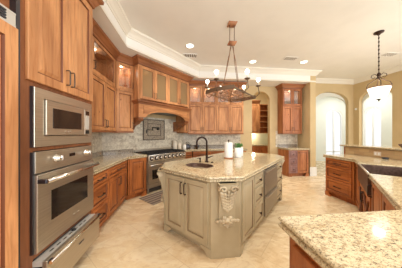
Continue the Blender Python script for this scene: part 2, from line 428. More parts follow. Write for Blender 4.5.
def cabinet(label, loc, rz, W_, D, z0, z1, fronts, m='wood', mh='wood_h', group=None, crown=None, crown_z=2.95, toe=0, name='cabinet', cat='cabinet', lit=0, split=None, pullm='pewter', foot=None, lightrail=False, solid=False):
    t = thing(name, label, cat, loc, R(rz), group)
    mb = MB(); b = .018; g = 'glaze' if m != 'isl' else 'islglaze'
    zb = z0+toe
    if not any(f[4] in ('glass', 'seeded') for f in fronts):
        mb.box(0, W_, 0, D, zb, z1)
    else:
        mb.box(0, b, 0, D, zb, z1); mb.box(W_-b, W_, 0, D, zb, z1); mb.box(b, W_-b, D-b, D, zb, z1)
        mb.box(b, W_-b, 0, D-b, zb, zb+b); mb.box(b, W_-b, 0, D-b, z1-b, z1)
        if split: mb.box(b, W_-b, 0, D-b, split-.012, split+.012)
        mb.box(b, .045, 0, b, zb+b, z1-b); mb.box(W_-.045, W_-b, 0, b, zb+b, z1-b)
    if toe: mb.box(.0, W_, .07, D, z0, zb)
    mb.build('carcass', [m], t)
    if foot:
        for fx, sg in foot:
            fm = MB().extrude([(fx, 0), (fx+sg*.12, 0), (fx+sg*.105, .04), (fx+sg*.07, .075), (fx+sg*.06, toe), (fx, toe)], -.012, .03, axis='y')
            fm.build('bracket_foot', m, t)
    for f in fronts:
        x0, x1, a, c, kind = f[:5]; h = f[5] if len(f) > 5 else None
        if kind in ('glass', 'seeded'):
            d = frame_mb(x0, x1, a, c).build('door', [m, g], t)
            MB().box(x0+.05, x1-.05, -.012, -.008, a+.05, c-.05).build('glass_pane', 'glass' if kind == 'glass' else 'seeded', d)
        elif kind == 'drawer':
            d = door_mb(x0, x1, a, c, .04).build('drawer', [mh, g], t)
        elif kind == 'panel':
            d = door_mb(x0, x1, a, c, .05).build('side_panel', [m, g], t)
        else:
            d = door_mb(x0, x1, a, c).build('door', [m, g], t)
        if h == 'L': pull(d, x0+.03, a+.12 if z0 > 1 else c-.12, m=pullm)
        elif h == 'R': pull(d, x1-.03, a+.12 if z0 > 1 else c-.12, m=pullm)
        elif h == 'H': pull(d, (x0+x1)/2, (a+c)/2, False, .14, m=pullm, r=.008)
        elif h == 'K': knob(d, (x0+x1)/2, (a+c)/2)
        elif h == 'KL': knob(d, x0+.03, c-.07)
    if crown: crown_mb(W_, D, crown_z, *crown).build('crown', 'trimwood', t)
    if lightrail: MB().box(0, W_, -.024, D, z0-.03, z0).build('light_rail', 'trimwood', t)
    if split:
        MB().box(0, W_, -.028, -.001, split-.016, split+.016).build('mid_rail', m, t)
    if lit:
        pk = MB().lathe([(.03, 0), (.03, .012), (0, .012)], (W_/2, D/2, z1-.032), 12).build('lamp_disc', 'puck', t)
        point('cabinet_lamp', (W_/2, D/2, z1-.09), lit, .03, parent=t)
    return t
def dg(s, off=0):                                   # point on the diagonal range wall, off = outwards from the base fronts
    return (-1.17+s+off*.7071, 3.45+s-off*.7071)
UP, CZ = 1.45, 3.1

# ------------------------------------------------------------------ STRUCTURE
struct('floor', MB().box(-1.95, 8.75, -2.5, 7.75, -.1, 0), 'floor')
struct('ceiling', MB().box(-1.95, 8.75, -1.6, 7.75, 3.46, 3.56), 'ceil')
sof = [(-1.79, -1.6), (-1.13, -1.6), (-1.13, 3.29), (.45, 4.87), (4.15, 4.87), (4.15, 5.62), (-.1, 5.62), (-1.79, 3.75)]
struct('trim_1', MB().extrude(sof, 3.102, 3.46), 'ceil', 'dropped cream soffit round the tray ceiling')
cr = MB()
sweep(cr, [(-1.13, -1.6), (-1.13, 3.29), (.45, 4.87), (4.35, 4.87), (4.35, 5.55), (6.55, 5.55), (6.55, 2.6)],
      [(0, 3.31), (.016, 3.31), (.022, 3.335), (.035, 3.345), (.06, 3.385), (.1, 3.42), (.115, 3.425), (.125, 3.46), (0, 3.46)])
struct('trim_2', cr, 'crown', 'white stepped crown moulding under the ceiling')
fb = MB(); sweep(fb, [(-1.13, -1.6), (-1.13, 3.29), (.45, 4.87), (4.35, 4.87)], [(0, 3.102), (.018, 3.102), (.02, 3.14), (.012, 3.15), (0, 3.155)])
struct('trim_3', fb, 'crown', 'thin bead along the soffit edge')
struct('wall_left', MB().box(-1.95, -1.79, -1.6, 3.72, 0, 3.46), 'wall')
struct('wall_diagonal', MB().extrude([(-1.79, 3.707), (-.027, 5.47), (-.1, 5.62), (-.14, 5.62), (-1.95, 3.8), (-1.95, 3.72), (-1.79, 3.72)], 0, 3.1), 'wall')
ax0, ax1 = 2.41, 3.08; acx = (ax0+ax1)/2; ar = (ax1-ax0)/2
back = [(-.05, 0), (ax0, 0)]+[(ax0, 2.58)]+arc(acx, 2.58, ar, ar, 180, 0)[1:]+[(ax1, 0), (4.15, 0), (4.15, 3.1), (-.05, 3.1)]
struct('wall_back', MB().extrude(back, 5.47, 5.62, axis='y'), 'wall')
struct('wall_stub', MB().box(4.15, 4.35, 4.87, 5.73, 0, 3.46), 'wall', 'beige end wall beside the niche cabinets')
wb = [(4.35, 0), (4.88, 0), (4.88, 2.6)]+arc(5.61, 2.6, .73, .4, 180, 0)[1:]+[(6.34, 0), (6.55, 0), (6.55, 3.46), (4.35, 3.46)]
struct('wall_breakfast', MB().extrude(wb, 5.55, 5.67, axis='y'), 'wall')
wr = [(1.9, 0), (4.39, 0), (4.39, 2.6)]+[(4.87-.48*math.cos(R(a)), 2.6+.36*math.sin(R(a))) for a in range(12, 180, 12)]+[(5.35, 2.6), (5.35, 0), (5.67, 0), (5.67, 3.46), (1.9, 3.46)]
struct('wall_right', MB().extrude(wr, 6.55, 6.67, axis='x'), 'wall')
# white linings inside the arches
def lining(ring_a, ring_b): return MB().rings([ring_a, ring_b], closed=False, cap0=False, cap1=False)
# inner arched screen walls of the sunroom (white, second arch seen through the first)
wb2 = [(4.35, 0), (4.95, 0), (4.95, 2.44)]+arc(5.69, 2.44, .74, .42, 180, 0)[1:]+[(6.43, 0), (6.67, 0), (6.67, 3.46), (4.35, 3.46)]
struct('wall_sunroom_arch', MB().extrude(wb2, 5.671, 5.73, axis='y'), 'sunwall')
wr2 = [(2.6, 0), (4.36, 0), (4.36, 2.46)]+[(4.84-.48*math.cos(R(a)), 2.46+.36*math.sin(R(a))) for a in range(12, 180, 12)]+[(5.32, 2.46), (5.32, 0), (5.72, 0), (5.72, 3.46), (2.6, 3.46)]
struct('wall_sunroom_side_arch', MB().extrude(wr2, 6.671, 6.73, axis='x'), 'sunwall')
def arch_loop(c, hw, z0, zs, rz): return [(c-hw, z0), (c+hw, z0)]+arc(c, zs, hw, rz, 0, 180)
w1 = arch_loop(7.74, .49, .12, 2.25, .4)
struct('wall_far', MB().extrude([(4.35, 0), (8.6, 0), (8.6, 3.46), (4.35, 3.46)], 7.5, 7.65, [w1], axis='y'), 'sunwall')
w2 = arch_loop(6.47, .36, .12, 2.3, .34)
struct('wall_far_right', MB().extrude([(2.6, 0), (7.65, 0), (7.65, 3.46), (2.6, 3.46)], 8.6, 8.75, [w2], axis='x'), 'sunwall')
struct('wall_pantry_side', MB().box(4.2, 4.34, 5.74, 7.65, 0, 3.46), 'sunwall')
struct('wall_pantry', MB().box(1.6, 4.2, 7.3, 7.45, 0, 3.46), 'wall')
struct('wall_pantry_left', MB().box(1.45, 1.6, 5.62, 7.45, 0, 3.46), 'wall')
struct('baseboard_stub', MB().box(4.13, 4.375, 4.85, 4.868, 0, .3).box(4.35, 4.372, 4.868, 5.55, 0, .16), 'white', bevel=.004)
struct('baseboard_right', MB().box(6.528, 6.55, 1.9, 4.39, 0, .16).box(6.528, 6.55, 5.35, 5.55, 0, .16), 'white')
struct('baseboard_breakfast', MB().box(4.375, 4.9, 5.528, 5.55, 0, .16).box(6.31, 6.525, 5.528, 5.55, 0, .16), 'white')
def window(name, loop, c, hw, z0, z1, axis, pos):
    fr = MB(); inner = [(a+(.05 if a < c else -.05), b+.05) if b < 1 else (c+(a-c)*(1-.05/hw), b-.05*(b > z1-.6)) for a, b in loop]
    fr.extrude(loop, pos, pos+.06, [inner], axis=axis)
    def bar(u0, u1, v0, v1, dp=.04):
        if axis == 'y': fr.box(u0, u1, pos+.01, pos+.01+dp, v0, v1)
        else: fr.box(pos+.01, pos+.01+dp, u0, u1, v0, v1)
    bar(c-.035, c+.035, z0, z1-.03)
    for zz in (.45,): bar(c-hw+.04, c+hw-.04, zz, zz+.05)
    f = fr.build(name, 'white'); f['kind'] = 'structure'; f['label'] = 'tall arched white window in the sunroom'
    g = MB().extrude(loop, pos+.07, pos+.075, axis=axis).build('glass_pane', 'window_glass', f)
window('window_1', w1, 7.74, .49, .12, 2.65, 'y', 7.52)
window('window_2', w2, 6.47, .36, .12, 2.64, 'x', 8.62)
# tiled backsplashes (local frames so that the tile courses follow each wall)
def splash(n, loc, rz, L, z0, z1, lab):
    o = MB().box(0, L, -.012, 0, z0, z1).build('trim_%d' % n, 'tile'); o.location = loc; o.rotation_euler = (0, 0, R(rz)); o['kind'] = 'structure'; o['label'] = lab
splash(4, (-1.79, 2.13, 0), 90, 1.575, .92, 1.6, 'tumbled marble tile backsplash beside the ovens')
splash(5, (-1.79, 3.707, 0), 45, 2.49, .92, 1.85, 'tumbled marble tile backsplash behind the range')
splash(6, (-.02, 5.47, 0), 0, 2.0, .92, 1.6, 'tumbled marble tile backsplash under the back cabinets')
splash(7, (3.3, 5.47, 0), 0, .84, .92, 1.5, 'tile backsplash in the niche')

# ------------------------------------------------------------------ LEFT: refrigerator, oven tower
t = thing('refrigerator', 'built-in refrigerator with knotty wood panel door at the left edge', 'refrigerator', (-1.145, .228, 0), R(90))
MB().box(0, .985, .03, .64, .0, 2.2).build('carcass', 'steel_dark', t)
d = door_mb(.0, .985, .1, 2.1, .085, .03).build('door', ['wood', 'glaze'], t)
pull(d, .06, 1.2, True, .5, y=-.03)
g = MB().box(0, .985, 0, .03, 2.115, 2.2)
g.box(.0, .985, -.012, 0, 2.108, 2.122); g.box(0, .985, -.012, 0, 2.19, 2.204); g.box(.925, .985, -.01, 0, 2.122, 2.19)
g.build('grille_frame', 'satin', t)
for z in (2.13, 2.147, 2.164, 2.181): MB().box(.02, .925, -.014, -.002, z, z+.009).build('louver', 'steel_dark', t)
MB().box(.987, 1.015, -.01, .6, 0, 3.1).build('side_strip', 'steel_dark', t)
MB().box(0, 1.0, .03, .64, 2.22, 3.1).build('filler_panel', 'trimwood', t)

t = thing('oven_cabinet', 'tall knotty wood cabinet tower that holds the microwave and wall oven', 'cabinet', (-1.145, 1.2, 0), R(90))
# local x 0..0.92 (Y 1.2..2.12)
X0, X1 = 0.045, .92
cc = MB(); ax0_ = .15
cc.box(X0, X0+.02, 0, .64, .1, 2.95).box(X1-.02, X1, 0, .64, .1, 2.95).box(X0+.02, X1-.02, .6, .64, .1, 2.95)
cc.box(X0+.02, ax0_, 0, .03, .1, 2.95).box(X1-.1+.055, X1-.02, 0, .03, .1, 2.95)
for z0, z1 in ((.1, .14), (.43, .47), (1.257, 1.285), (1.755, 1.8), (2.9, 2.95)): cc.box(ax0_, X1-.045, 0, .03, z0, z1); cc.box(X0+.02, X1-.02, .031, .6, z0, z1)
cc.box(X0, X1, .07, .6, 0, .1)
cc.build('carcass', ['wood_dark'], t)
dl = door_mb(.088, .498, 1.79, 2.94, .075).build('door', ['wood', 'glaze'], t); pull(dl, .498-.03, 1.79+.14, True, .14)
dr = door_mb(.502, .915, 1.79, 2.94, .075).build('door', ['wood', 'glaze'], t); pull(dr, .502+.03, 1.79+.14, True, .14)
crown_mb(.875, .64, 2.95, 0, 1, x0=.045).build('crown', 'trimwood', t)

def text_mesh(txt, size, m, parent, loc, name='badge'):
    cu = bpy.data.curves.new(name, 'FONT'); cu.body = txt; cu.size = size; cu.extrude = .001; cu.align_x = 'CENTER'; cu.align_y = 'CENTER'
    tmp = bpy.data.objects.new('tmp', cu); C.objects.link(tmp)
    dgp = bpy.context.evaluated_depsgraph_get(); me = bpy.data.meshes.new_from_object(tmp.evaluated_get(dgp))
    bpy.data.objects.remove(tmp); me.materials.clear(); me.materials.append(M[m])
    o = bpy.data.objects.new(name, me); C.objects.link(o); o.parent = parent; o.location = loc; o.rotation_euler = (R(90), 0, 0); return o
# local x of things in the tower: photo's trim runs Y 1.335 .. 2.09
ax, bx = .135, .895
t = thing('microwave', 'stainless built-in microwave with wide trim frame above the wall oven', 'microwave', (-1.145, 1.2, 1.288), R(90))
H_ = .462
fr = MB(); rg = lambda i, y, lo=0, hi=0: [(ax+i, y, i+lo), (bx-i, y, i+lo), (bx-i, y, H_-i-hi), (ax+i, y, H_-i-hi)]
fr.rings([[(ax, .02, 0), (bx, .02, 0), (bx, .02, H_), (ax, .02, H_)], rg(0, -.018), rg(.003, -.022),
          [(ax+.085, -.022, .085), (bx-.06, -.022, .085), (bx-.06, -.022, H_-.075), (ax+.085, -.022, H_-.075)],
          [(ax+.088, -.012, .088), (bx-.063, -.012, .088), (bx-.063, -.012, H_-.078), (ax+.088, -.012, H_-.078)]], cap1=False)
fr.build('trim_frame', 'steel', t)
MB().box(ax-.012, ax-.001, -.02, .02, 0, H_).build('edge_strip', 'steel_dark', t)
MB().box(ax+.09, bx-.065, .02, .5, .09, H_-.08).build('body', 'steel_dark', t)
dd = MB().box(ax+.092, bx-.165, -.035, .018, .092, H_-.082).build('door', 'steel', t, bevel=.004)
MB().box(ax+.155, bx-.225, -.0375, -.034, .15, H_-.14).build('window', 'blackglass', dd, bevel=.0)
text_mesh('VIKING', .03, 'chrome', dd, ((ax+bx)/2-.04, -.0375, .12))
cp = MB().box(bx-.163, bx-.068, -.035, .018, .092, H_-.082).build('control_panel', 'steel', t, bevel=.003)
MB().box(bx-.148, bx-.085, -.0375, -.034, .105, .145).build('button', 'black', cp)
MB().box(bx-.148, bx-.085, -.0375, -.034, .155, H_-.15).build('keypad', 'satin', cp)
MB().box(bx-.148, bx-.085, -.0375, -.034, H_-.145, H_-.1).build('display', 'blackglass', cp)

t = thing('built_in_oven', 'stainless single wall oven with two chrome knobs and tubular handle', 'oven', (-1.145, 1.2, .48), R(90))
MB().box(ax+.02, bx-.02, .0, .55, 0, .77).build('body', 'steel_dark', t)
MB().box(ax-.012, ax-.001, -.02, .02, 0, .77).build('edge_strip', 'steel_dark', t)
cpn = MB().box(ax, bx, -.03, 0, .605, .772).build('control_panel', 'steel', t, bevel=.004)
for x in (ax+.2, bx-.14):
    k = MB().lathe([(.036, 0), (.036, .006), (.028, .01), (.024, .04), (.02, .044), (0, .045)], (x, -.03, .7), 16, axis='y').build('knob', 'chrome', cpn)
    MB().box(x-.004, x+.004, -.09, -.07, .68, .72).build('grip', 'chrome', k)
MB().box((ax+bx)/2-.02, (ax+bx)/2+.06, -.032, -.03, .69, .72).build('display', 'blackglass', cpn)
dr_ = MB()
dr_.rings([[(ax, 0, .0), (bx, 0, .0), (bx, 0, .595), (ax, 0, .595)], [(ax, -.038, 0), (bx, -.038, 0), (bx, -.038, .595), (ax, -.038, .595)], [(ax+.004, -.042, .004), (bx-.004, -.042, .004), (bx-.004, -.042, .591), (ax+.004, -.042, .591)]])
dr_ = dr_.build('door', 'steel', t)
MB().box(ax+.13, bx-.13, -.045, -.04, .19, .44).build('window', 'blackglass', dr_)
text_mesh('VIKING', .028, 'chrome', dr_, ((ax+bx)/2+.06, -.044, .1))
hd = MB(); hd.tube([(ax+.01, -.1, .545), (bx-.01, -.1, .545)], .017, 12); hd.build('handle', 'chrome', dr_)
for x in (ax+.02, bx-.02): MB().box(x-.018, x+.018, -.1, -.04, .53, .56).build('handle_bracket', 'steel_dark' if x < .5 else 'chrome', dr_, bevel=.003)

t = thing('warming_drawer', 'stainless warming drawer pulled slightly open below the wall oven', 'drawer', (-1.145, 1.2, .145), R(90))
MB().box(ax+.02, bx-.02, 0, .5, 0, .28).build('body', 'steel_dark', t)
wd = MB().box(ax, bx, -.11, -.075, -.005, .275).build('drawer_front', 'steel', t, bevel=.004)
MB().box(ax+.01, bx-.01, -.075, 0, .23, .27).build('top_panel', 'satin', t)
for i in range(7): MB().box(ax+.12+i*.075, ax+.16+i*.075, -.045, -.032, .27, .2712).build('marking', 'pewter', t)
MB().lathe([(.02, 0), (.018, .014), (0, .015)], (.55, -.035, .27), 12).build('dial', 'black', t)
MB().tube([(ax-.0, -.135, .262), (bx, -.135, .262)], .013, 10).build('handle', 'chrome', wd)
for x in (ax+.025, bx-.025): MB().box(x-.015, x+.015, -.135, -.11, .25, .274).build('handle_bracket', 'steel_dark', wd)
text_mesh('VIKING', .026, 'steel_dark', wd, ((ax+bx)/2+.03, -.1115, .15))

# ------------------------------------------------------------------ LEFT upper and base runs
def upper(label, loc, rz, W_, kind='glass', lit=0, two=False, crown=(0, 0), side='R', m='wood', z0=UP, zt=2.95, split=2.35, D=.34, group=None, gap=.004):
    fs = []
    xs = [(gap, W_-gap)] if not two else [(gap, W_/2-.002), (W_/2+.002, W_-gap)]
    for i, (a, b) in enumerate(xs):
        h = side if not two else ('R' if i == 0 else 'L')
        fs.append((a, b, z0+.01, split-.02, 'door', h)); fs.append((a, b, split+.02, zt-.01, kind, h))
    return cabinet(label, loc, rz, W_, D, z0, zt, fs, m=m, crown=crown, crown_z=zt, split=split, lit=lit, lightrail=True, group=group)
upper('wall cabinet with glass top door right beside the oven tower', (-1.44, 2.122, 0), 90, .478, crown=(0, 0), side='L', lit=2)
cabinet('wide wall cabinet with one big glass door above two wood doors, left of the corner', (-1.44, 2.602, 0), 90, .955, .34, UP, 2.95,
        [(.02, .475, UP+.01, 2.33, 'door', 'R'), (.479, .935, UP+.01, 2.33, 'door', 'L'), (.06, .90, 2.37, 2.94, 'glass', 'L')], crown=(0, 0), split=2.35, lit=1.2, lightrail=True)
p = dg(-.078, -.27)
upper('narrow angled wall cabinet with lit glass door left of the range hood', (p[0], p[1], 0), 45, .39, side='R', lit=3)
p = dg(1.365, -.27)
cabinet('slim wooden filler cabinet between the hood and the back wall cabinets', (p[0], p[1], 0), 45, .155, .34, UP, 2.95, [(.01, .145, UP+.01, 2.94, 'door')], crown=(0, 0), lightrail=True)
UB = 1.41
for i, (lab, sd) in enumerate([('leftmost back wall cabinet beside the hood, its glass top lit', 'R'), ('back wall cabinet second from the left above the counter', 'L'),
                         ('back wall cabinet third from the left, behind the hanging iron fixture', 'R'), ('back wall cabinet nearest the arched pantry opening', 'L')]):
    upper(lab, (.13+i*.4575, 5.12, 0), 0, .4565, side=sd, lit=3 if i < 4 else 0, z0=UB, zt=2.93, group='wall cabinets on the back wall', crown=(0, 1 if i == 3 else 0))

def base(label, loc, rz, W_, D, fs, **kw):
    return cabinet(label, loc, rz, W_, D, 0, .86, fs, m=kw.pop('m', 'wood_low'), mh=kw.pop('mh', 'wood_shaded_h'), toe=.1, **kw)
base('three-drawer base cabinet beside the ovens', (-1.17, 2.125, 0), 90, .455, .61,
     [(.005, .45, .69, .85, 'drawer', 'H'), (.005, .45, .41, .68, 'drawer', 'H'), (.005, .45, .115, .4, 'drawer', 'H')])
base('base cabinet with one wide drawer over two doors, under the left counter', (-1.17, 2.582, 0), 90, .85, .61,
     [(.01, .80, .69, .85, 'drawer', 'H'), (.01, .403, .115, .68, 'door', 'R'), (.407, .80, .115, .68, 'door', 'L')])
p = dg(.015)
base('angled base cabinet with a tall door immediately left of the range', (p[0], p[1], 0), 45, .43, .6,
     [(.03, .41, .115, .85, 'door')], foot=[(.425, -1)])
p = dg(1.198)
base('angled base cabinet with drawer and door immediately right of the range', (p[0], p[1], 0), 45, .30, .6, [(.01, .29, .69, .85, 'drawer', 'H'), (.01, .29, .115, .68, 'door', 'L')])
for i, w in enumerate((.56, .56, .56)):
    base(['left back base cabinet with drawer over two doors', 'middle back base cabinet with drawer over two doors', 'right back base cabinet with drawer over two doors, by the pantry arch'][i], (.272+i*.562, 4.87, 0), 0, w, .6,
         [(.005, w-.005, .69, .85, 'drawer', 'H'), (.005, w/2-.002, .115, .68, 'door', 'R'), (w/2+.002, w-.005, .115, .68, 'door', 'L')], group='base cabinets on the back wall')
def counter(label, poly, strips, holes=(), mat='granite', z=0):
    t = thing('countertop', label, 'countertop', (0, 0, 0))
    mb = MB(); slab(mb, poly, [(o, zz+z) for o, zz in OGEE], holes); mb.build('slab', mat, t)
    for a, b in strips:
        a, b = Vector(a), Vector(b); e = (b-a); L = e.length; ang = math.atan2(e.y, e.x)
        s = MB().box(0, L, -.02, 0, .92+z, 1.02+z).build('splash_strip', 'granite_grey', t, bevel=.003); s.location = (a.x, a.y, 0); s.rotation_euler = (0, 0, ang)
    return t
iw = lambda x, y: (x+.0085, y-.0085)
pa, pb = dg(.322, .03), dg(.322, -.605)
counter('speckled granite countertop between the ovens and the range', [(-1.776, 2.126), (-1.14, 2.126), (-1.14, 3.438), pa, pb, (-1.776, 3.70)],
        [((-1.777, 2.13), (-1.777, 3.685)), (dg(-.17, -.607), dg(.322, -.607))])
pa, pb = dg(1.194, .03), dg(1.194, -.605)
counter('speckled granite countertop along the back wall, right of the range', [pb, pa, (.262, 4.84), (1.99, 4.84), (1.99, 5.456), (-.02, 5.456)],
        [(dg(1.2, -.607), dg(1.5, -.607)), ((.0, 5.457), (1.99, 5.457))])

# ------------------------------------------------------------------ RANGE
p = dg(.327, .03)
t = thing('range', 'wide stainless pro-style range with black grates on the angled wall', 'range', (p[0], p[1], 0), R(45))
RW = 1.215
MB().box(.003, RW, .03, .62, .12, .9).build('body', 'steel', t)
MB().box(.02, RW-.02, .1, .6, .0, .12).build('kick_plate', 'steel_dark', t)
pn = MB().extrude([(-.01, .73), (-.03, .78), (-.02, .885), (.03, .9), (.03, .73)], .003, RW, axis='x').build('control_panel', 'steel', t)
for i in range(9):
    x = .09+i*.13
    kk = MB().lathe([(.034, .006), (.03, .012), (.026, .04), (0, .043)], (x, -.024, .82), 14, axis='y').build('knob', 'chrome', pn)
    MB().lathe([(.05, 0), (.05, .006), (.046, .008), (0, .008)], (x, -.024, .82), 16, axis='y').build('bezel', 'black', kk)
MB().tube([(.01, -.03, .893), (RW-.01, -.03, .893)], .012, 8).build('bullnose_rail', 'chrome', t)
for x0, x1 in ((.01, .45), (.458, RW-.008)):
    d = MB().box(x0, x1, -.02, .03, .24, .72).build('oven_door', 'steel', t, bevel=.005)
    MB().box(x0+.1, x1-.1, -.023, -.019, .33, .55).build('window', 'blackglass', d)
    MB().tube([(x0+.02, -.07, .665), (x1-.02, -.07, .665)], .014, 8).build('handle', 'chrome', d)
    for x in (x0+.04, x1-.04): MB().box(x-.01, x+.01, -.07, -.02, .655, .675).build('handle_bracket', 'chrome', d)
MB().box(.01, RW-.008, -.01, .03, .14, .23).build('lower_panel', 'steel', t, bevel=.004)
MB().box(.01, RW-.01, .0, .58, .9, .915).build('cooktop', 'black', t)
for i in range(4):
    g = MB(); x0 = .02+i*.297; x1 = x0+.285
    for x in (x0, (x0+x1)/2-.006, x1-.012): g.box(x, x+.012, .02, .56, .925, .94)
    for y in (.02, .15, .28, .41, .548): g.box(x0, x1, y, y+.012, .925, .94)
    for x in (x0, x1-.012):
        for y in (.02, .548): g.box(x, x+.012, y, y+.012, .915, .925)
    g.build('grate', 'black', t)
MB().box(.003, RW, .585, .612, .9, .99).build('back_guard', 'steel', t)
for x in (.05, RW-.05): MB().lathe([(.02, 0), (.02, .12)], (x, .06, 0), 10).build('leg', 'steel', t)

# ------------------------------------------------------------------ HOOD
p = dg(.2, -.057); HW = 1.64
t = thing('range_hood', 'arched knotty wood range hood with four seeded glass doors above the range', 'range hood', (p[0], p[1], 0), R(45))
D = .55
h = MB(); b = .02
h.box(0, b, 0, D, 1.77, 2.95).box(HW-b, HW, 0, D, 1.77, 2.95).box(b, HW-b, D-b, D, 2.1, 2.95).box(b, HW-b, 0, D-b, 2.1, 2.14).box(b, HW-b, 0, D-b, 2.93, 2.95)
h.box(HW/2-.02, HW/2+.02, 0, D-b, 2.14, 2.93)
h.box(b, .05, 0, b, 2.14, 2.93).box(HW-.05, HW-b, 0, b, 2.14, 2.93)
h.build('carcass', ['wood'], t)
dw = (HW-.06)/4
for i in range(4):
    x0 = .03+i*dw+.002; x1 = x0+dw-.004
    d = frame_mb(x0, x1, 2.19, 2.93, .06).build('door', ['wood', 'glaze'], t)
    MB().box(x0+.055, x1-.055, -.012, -.008, 2.245, 2.875).build('glass_pane', 'seeded', d)
    pull(d, x1-.03 if i % 2 == 0 else x0+.03, 2.19+.12, True, .12)
for i in (0, 1): point('cabinet_lamp', (HW*(.25+.5*i), .3, 2.8), 1.5, .03, parent=t)
crown_mb(HW, D, 2.95, 1, 1).build('crown', 'trimwood', t)
ml = MB(); ml.rings([[(-o, -o-.02, z), (HW+o, -o-.02, z), (HW+o, D-.22, z), (-o, D-.22, z)] for o, z in ((.0, 2.07), (.015, 2.075), (.02, 2.1), (.05, 2.12), (.055, 2.15), (.0, 2.155))])
ml.build('mantel_moulding', 'trimwood', t)
ap = [(0, 2.07), (0, 1.77), (.17, 1.77), (.17, 1.79)]+[(HW/2-(HW/2-.2)*math.cos(R(a)), 1.79+.15*math.sin(R(a))) for a in range(0, 181, 12)]+[(HW-.17, 1.79), (HW-.17, 1.77), (HW, 1.77), (HW, 2.07)]
MB().extrude(ap, -.02, .0, axis='y').build('apron', 'wood_h', t)
pl = [(.12, 2.04), (.12, 1.86), (.22, 1.86)]+[(HW/2-(HW/2-.24)*math.cos(R(a)), 1.85+.12*math.sin(R(a))) for a in range(10, 171, 10)]+[(HW-.22, 1.86), (HW-.12, 1.86), (HW-.12, 2.04)]
MB().extrude(pl, -.03, -.02, axis='y', side=1).build('apron_panel', ['wood_h', 'glaze'], t)
MB().box(.15, HW-.15, .05, D-.05, 1.94, 2.06).build('vent_liner', 'steel_dark', t)
for x in (.02, HW-.14):
    cb = MB().extrude([(.55-.0, 1.46), (.55, 1.77), (.02, 1.77), (.02, 1.72), (.06, 1.70), (.12, 1.66), (.2, 1.62), (.3, 1.6), (.38, 1.56), (.43, 1.5), (.48, 1.47)], x, x+.12, axis='x')
    cb.tube([(x-.006, .07, 1.715), (x+.126, .07, 1.715)], .035, 10); cb.tube([(x-.006, .45, 1.53), (x+.126, .45, 1.53)], .035, 10)
    cb.build('corbel', 'trimwood', t, bevel=.004)

# framed tile inset and pot filler behind the range
wx = lambda s: dg(s, -.605)
c = dg(.76, -.605)
t = thing('tile_inset', 'framed decorative tile panel on the wall behind the range', 'tile panel', (c[0], c[1], 0), R(45))
MB().box(-.335, .335, -.018, -.002, 1.235, 1.78).build('tile_field', 'granite_grey', t)
fm = MB(); rg = lambda i, y: [(-.35+i, y, 1.22+i), (.35-i, y, 1.22+i), (.35-i, y, 1.795-i), (-.35+i, y, 1.795-i)]
fm.rings([rg(0, -.002), rg(0, -.03), rg(.022, -.03), rg(.022, -.002)], cap0=False, cap1=False); fm.build('border', 'pewter', t)
fm = MB(); rg = lambda i, y: [(-.22+i, y, 1.34+i), (.22-i, y, 1.34+i), (.22-i, y, 1.68-i), (-.22+i, y, 1.68-i)]
fm.rings([rg(0, -.018), rg(0, -.026), rg(.015, -.026), rg(.015, -.018)], cap0=False, cap1=False); fm.build('inner_border', 'pewter', t)
t = thing('pot_filler', 'black folding pot filler tap on the tiled wall above the range', 'faucet', (c[0], c[1], 1.53), R(45))
MB().lathe([(.032, .03), (.03, .045), (.014, .05), (.012, .1)], (.1, 0, 0), 14, axis='y').build('wall_flange', 'black', t)
MB().tube([(.1, -.1, -.02), (.1, -.1, .03), (.09, -.1, .04), (-.14, -.13, .04)], .01, 8).build('arm', 'black', t)
MB().tube([(-.14, -.13, .05), (-.14, -.13, -.02), (-.15, -.14, -.03), (-.36, -.22, -.03), (-.38, -.22, -.04), (-.38, -.22, -.12)], .01, 8).build('spout', 'black', t)
MB().tube([(-.14, -.13, -.03), (-.14, -.17, -.05)], .008, 6).build('handle', 'black', t)

# canisters in the corner right of the range
def canister(label, loc, r, hh, m, lidm):
    t = thing('canister', label, 'canister', loc, 0, 'cream canisters right of the range')
    MB().lathe([(r*.9, 0), (r, .01), (r, hh*.78), (r*.94, hh*.8)], seg=20).build('body', m, t)
    MB().lathe([(r*.98, hh*.8), (r*.98, hh*.86), (r*.5, hh*.92), (.012, hh*.93), (.016, hh), (0, hh)], seg=20).build('lid', lidm, t)
q = dg(1.245, -.5); canister('largest cream canister right of the range', (q[0], q[1], .92), .068, .27, 'cream', 'cream')
q = dg(1.335, -.42); canister('middle cream canister right of the range', (q[0], q[1], .92), .058, .22, 'cream', 'cream')
q = dg(1.39, -.28); canister('smallest cream canister, front of the three right of the range', (q[0], q[1], .92), .05, .16, 'ceramic', 'cream')
def kettle(label, loc, r, hh):
    t = thing('kettle', label, 'kettle', loc)
    MB().lathe([(r*.8, 0), (r, .02), (r*.98, hh*.45), (r*.55, hh*.72), (.02, hh*.76), (.012, hh*.82), (0, hh*.84)], seg=18).build('body', 'steel_dark', t)
    MB().tube([(r*.8, 0, hh*.5), (r*1.2, 0, hh*.62), (r*1.45, 0, hh*.75)], [.014, .011, .008], 8).build('spout', 'steel_dark', t)
    MB().tube([(-r*.7, 0, hh*.6), (-r*.5, 0, hh*.95), (0, 0, hh*1.08), (r*.5, 0, hh*.95), (r*.7, 0, hh*.6)], .007, 8).build('handle', 'black', t)
kettle('dark metal kettle on the back counter near the cream canisters', (.12, 5.2, .92), .085, .2)
t = thing('utensil_bowl', 'low dark metal bowl on the back counter, left of the island faucet', 'bowl', (.42, 5.2, .92))
MB().lathe([(.04, 0), (.045, .01), (.09, .07), (.095, .11), (.088, .11), (.08, .07), (0, .02)], seg=20).build('bowl', 'steel_dark', t)

# ------------------------------------------------------------------ MAT
q = dg(.60, .32)
t = MB().box(-.62, .62, -.26, .26, 0, .008).build('floor_mat', 'mat'); t.location = (q[0], q[1], .001); t.rotation_euler = (0, 0, R(45))
tag(t, 'striped grey-brown mat on the floor in front of the range', 'mat')

